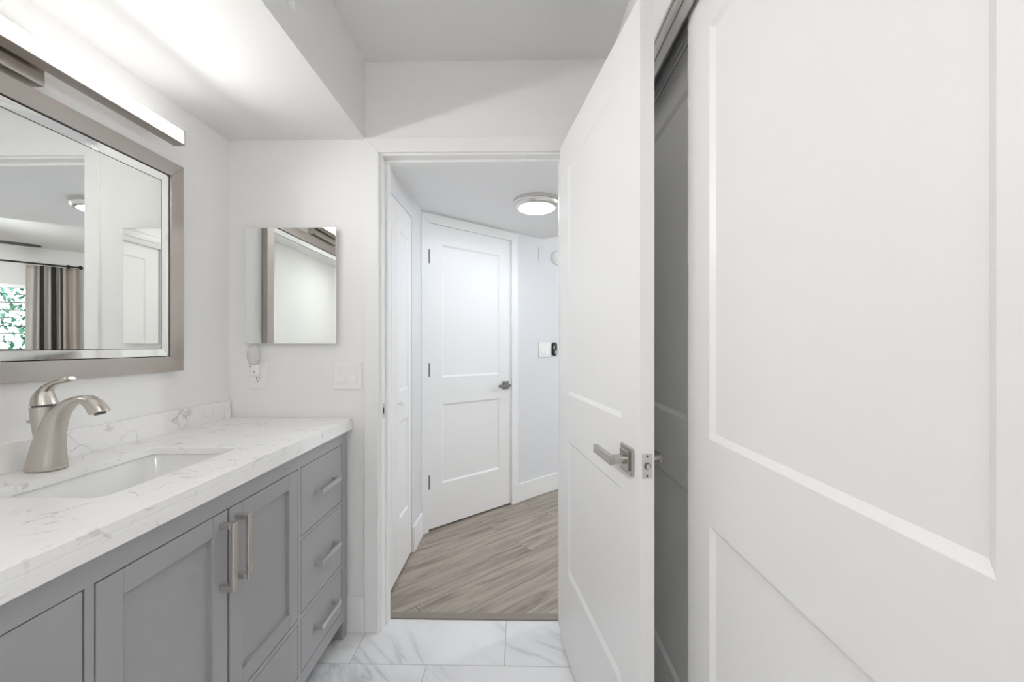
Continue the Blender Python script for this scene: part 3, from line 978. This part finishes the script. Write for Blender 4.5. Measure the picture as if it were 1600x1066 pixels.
win = thing('window_1', 'bedroom window of horizontal glass louvres with greenery outside', 'window', (*ang(AW, 0.9), 0.93), rot=A41, kind='structure')
def wb(y0, y1, x0, x1, z0, z1):
    # frame of the window: local x = depth behind the wall face, local y runs along the wall
    return (x0, x1, y0 - 0.9, y1 - 0.9, z0 - 0.93, z1 - 0.93)
obj('window_frame', B(wb(0.35, 0.39, 0.0, 0.09, 0.93, 1.955), wb(1.41, 1.45, 0.0, 0.09, 0.93, 1.955), wb(0.39, 1.41, 0.0, 0.09, 0.93, 0.97), wb(0.39, 1.41, 0.0, 0.09, 1.915, 1.955)), M_TRIM, win)
zz = 0.975
k = 0
while zz < 1.90:
    obj('louvre_rail', B(wb(0.39, 1.41, 0.05, 0.062, zz - (0.011 if k % 3 == 2 else 0.005), zz + 0.005)), M_SCREW, win)
    p_ = bmesh.new()
    box(p_, *wb(0.39, 1.41, 0.053, 0.057, zz + 0.005, min(zz + 0.090, 1.915)))
    obj('pane', p_, M_PANE, win)
    zz += 0.096
    k += 1
portal.location = (*ang(AW + 0.14, 0.9), 1.44)
portal.rotation_euler = (math.radians(90), 0, A41 + math.radians(90))

# curtain
cu = thing('curtain', 'beige curtain panel with dark vertical stripes reflected in the big mirror', 'curtain', (*ang(AW - 0.08, 1.47), 0.05), rot=A41)
bm = bmesh.new()
uvl = bm.loops.layers.uv.new('uv')
nu, nv = 90, 24
grid = []
for j in range(nv + 1):
    z = 2.200 - 2.15 * j / nv
    f = j / nv
    row = []
    for i in range(nu + 1):
        u = i / nu
        yy = -0.215 + (0.43 + 0.05 * f) * u - 0.02 * f
        xx = 0.042 * math.sin(2 * math.pi * 5.0 * u + 0.6 + 0.5 * math.sin(3 * f)) * (0.65 + 0.45 * f) + 0.008 * math.sin(11 * u + 5 * f)
        row.append((bm.verts.new((xx, yy, z - 0.05)), u, f))
    grid.append(row)
for j in range(nv):
    for i in range(nu):
        q4 = (grid[j][i], grid[j][i + 1], grid[j + 1][i + 1], grid[j + 1][i])
        fc = bm.faces.new([e[0] for e in q4])
        for lp_, e in zip(fc.loops, q4):
            lp_[uvl].uv = (e[1], e[2])
o = obj('fabric_panel', bm, M_CURTAIN, cu, smooth=True)
md = o.modifiers.new('thickness', 'SOLIDIFY'); md.thickness = 0.003

rod = thing('curtain_rod', 'thin black curtain rod above the bedroom window', 'curtain rod', (*ang(AW - 0.08, 0.9), 2.222), rot=A41)
b = bmesh.new()
tube(b, (0, 0.775, 0), (0, -0.80, 0), 0.010, 14)
obj('pole', b, M_BLACK, rod, smooth=True)
for s in (0.775, -0.80):
    b = bmesh.new()
    sg = 1 if s > 0 else -1
    lathe(b, [(0.010, 0.0), (0.013, 0.006), (0.022, 0.022), (0.026, 0.030), (0.020, 0.042), (0.006, 0.055), (0.001, 0.056)], 20,
          Matrix.Translation((0, s, 0)) @ Matrix.Rotation(math.radians(-90 * sg), 4, 'X'))
    obj('finial', b, M_BLACK, rod, smooth=True)
for y in (0.70, -0.72):
    obj('bracket', B((-0.012, 0.08, y - 0.008, y + 0.008, -0.016, -0.008), (0.072, 0.080, y - 0.012, y + 0.012, -0.04, 0.03)), M_BLACK, rod)

# ceiling fan
fan = thing('ceiling_fan', 'dark ceiling fan, one thin blade edge showing in the big mirror', 'ceiling fan', (*ang(4.02, 0.72), ZC), rot=A41)
b = bmesh.new()
lathe(b, [(0.075, 0.0), (0.070, -0.035), (0.016, -0.045), (0.016, -0.17), (0.085, -0.185), (0.105, -0.215), (0.105, -0.285), (0.06, -0.32), (0.001, -0.325)], 36)
obj('motor', b, M_BLACK, fan, smooth=True)
b = bmesh.new()
lathe(b, [(0.060, -0.318), (0.095, -0.335), (0.105, -0.365), (0.085, -0.405), (0.045, -0.425), (0.001, -0.430)], 32)
obj('added_fill_globe', b, M_FANFILL, fan, smooth=True)  # glowing globe added out of view to brighten the bedroom and hall
for k in range(5):
    bm = bmesh.new()
    out = [(0.09, -0.03), (0.22, -0.055), (0.62, -0.065), (0.70, -0.045), (0.715, 0.0), (0.70, 0.045), (0.62, 0.065), (0.22, 0.055), (0.09, 0.03)]
    prism(bm, out, -0.274, -0.266)
    bmesh.ops.transform(bm, matrix=Matrix.Rotation(math.radians(90 + 72 * k), 4, 'Z'), verts=bm.verts)
    obj('blade', bm, M_BLACK, fan)

# greenery outside the window
bm = bmesh.new()
for i in range(7000):
    a_ = random.uniform(7.0, 8.6)
    y_ = random.uniform(-0.9, 3.4)
    zmax = 2.0 + 0.5 * math.sin(2.3 * y_) + 0.3 * math.sin(5.1 * y_ + 1)
    c = Vector((*ang(a_, y_), random.uniform(0.0, zmax)))
    s = random.uniform(0.03, 0.065)
    R_ = Matrix.Rotation(random.uniform(0, 6.28), 3, 'Z') @ Matrix.Rotation(random.uniform(-1.2, 1.2), 3, 'X')
    v = [bm.verts.new(c + R_ @ Vector(p) * s) for p in ((0, -1, 0), (0.45, 0, 0.08), (0, 1, 0), (-0.45, 0, 0.08))]
    bm.faces.new(v)
tag(obj('garden_foliage', bm, M_LEAF), 'green garden foliage outside the bedroom window', 'foliage', None, 'stuff')
struct('ground_outside', B((2.5, 12.0, 2.0, 14.0, -0.4, -0.3)), M_LEAF, 'green ground outside the bedroom window', 'ground')

# ------------------------------------------------------------------ unseen lamps added behind the camera to brighten the bathroom
for (lx, ly, lab, lm) in ((*FILL_BACK, 'added round fill lamp on the unseen ceiling above the vanity end', M_BATHFILL),
                         (-0.42, -2.1, 'added round fill lamp on the unseen ceiling by the near wall', M_BATHFILL2)):
    bl = thing('added_fill_lamp', lab, 'ceiling light', (lx, ly, ZC), 'added fill lamps')
    Mb = Matrix.Translation((lx, ly, ZC))
    b = bmesh.new()
    lathe(b, [(0.165, 0.0), (0.165, -0.025), (0.150, -0.030), (0.150, -0.001)], 48, Mb, cap=False)
    obj('ring', b, M_STEEL, bl, smooth=True)
    b = bmesh.new()
    lathe(b, [(0.149, -0.006), (0.149, -0.024), (0.140, -0.027), (0.001, -0.028)], 48, Mb)
    obj('diffuser', b, lm, bl, smooth=True)

# ------------------------------------------------------------------ air vent on the soffit face
t = thing('air_vent', 'white air vent grille high on the soffit side', 'vent', (XS, 1.0, 2.29))
obj('vent_frame', frame_bm(0.83, 1.15, 2.193, 2.387, 0.024, XS + 0.0003, XS + 0.004, XS + 0.007), M_TRIM, t)
obj('back_panel', B((XS + 0.0003, XS + 0.0010, 0.854, 1.126, 2.217, 2.363)), M_TRIM, t)
for k in range(8):
    z = 2.2195 + k * 0.018
    bm = bmesh.new()
    ring = [(XS + 0.0012, z + 0.008), (XS + 0.0060, z), (XS + 0.0065, z + 0.0012), (XS + 0.0012, z + 0.0100)]
    loft(bm, [[(x, y, zz) for x, zz in ring] for y in (0.8542, 1.1258)])
    obj('slat', bm, M_TRIM, t)
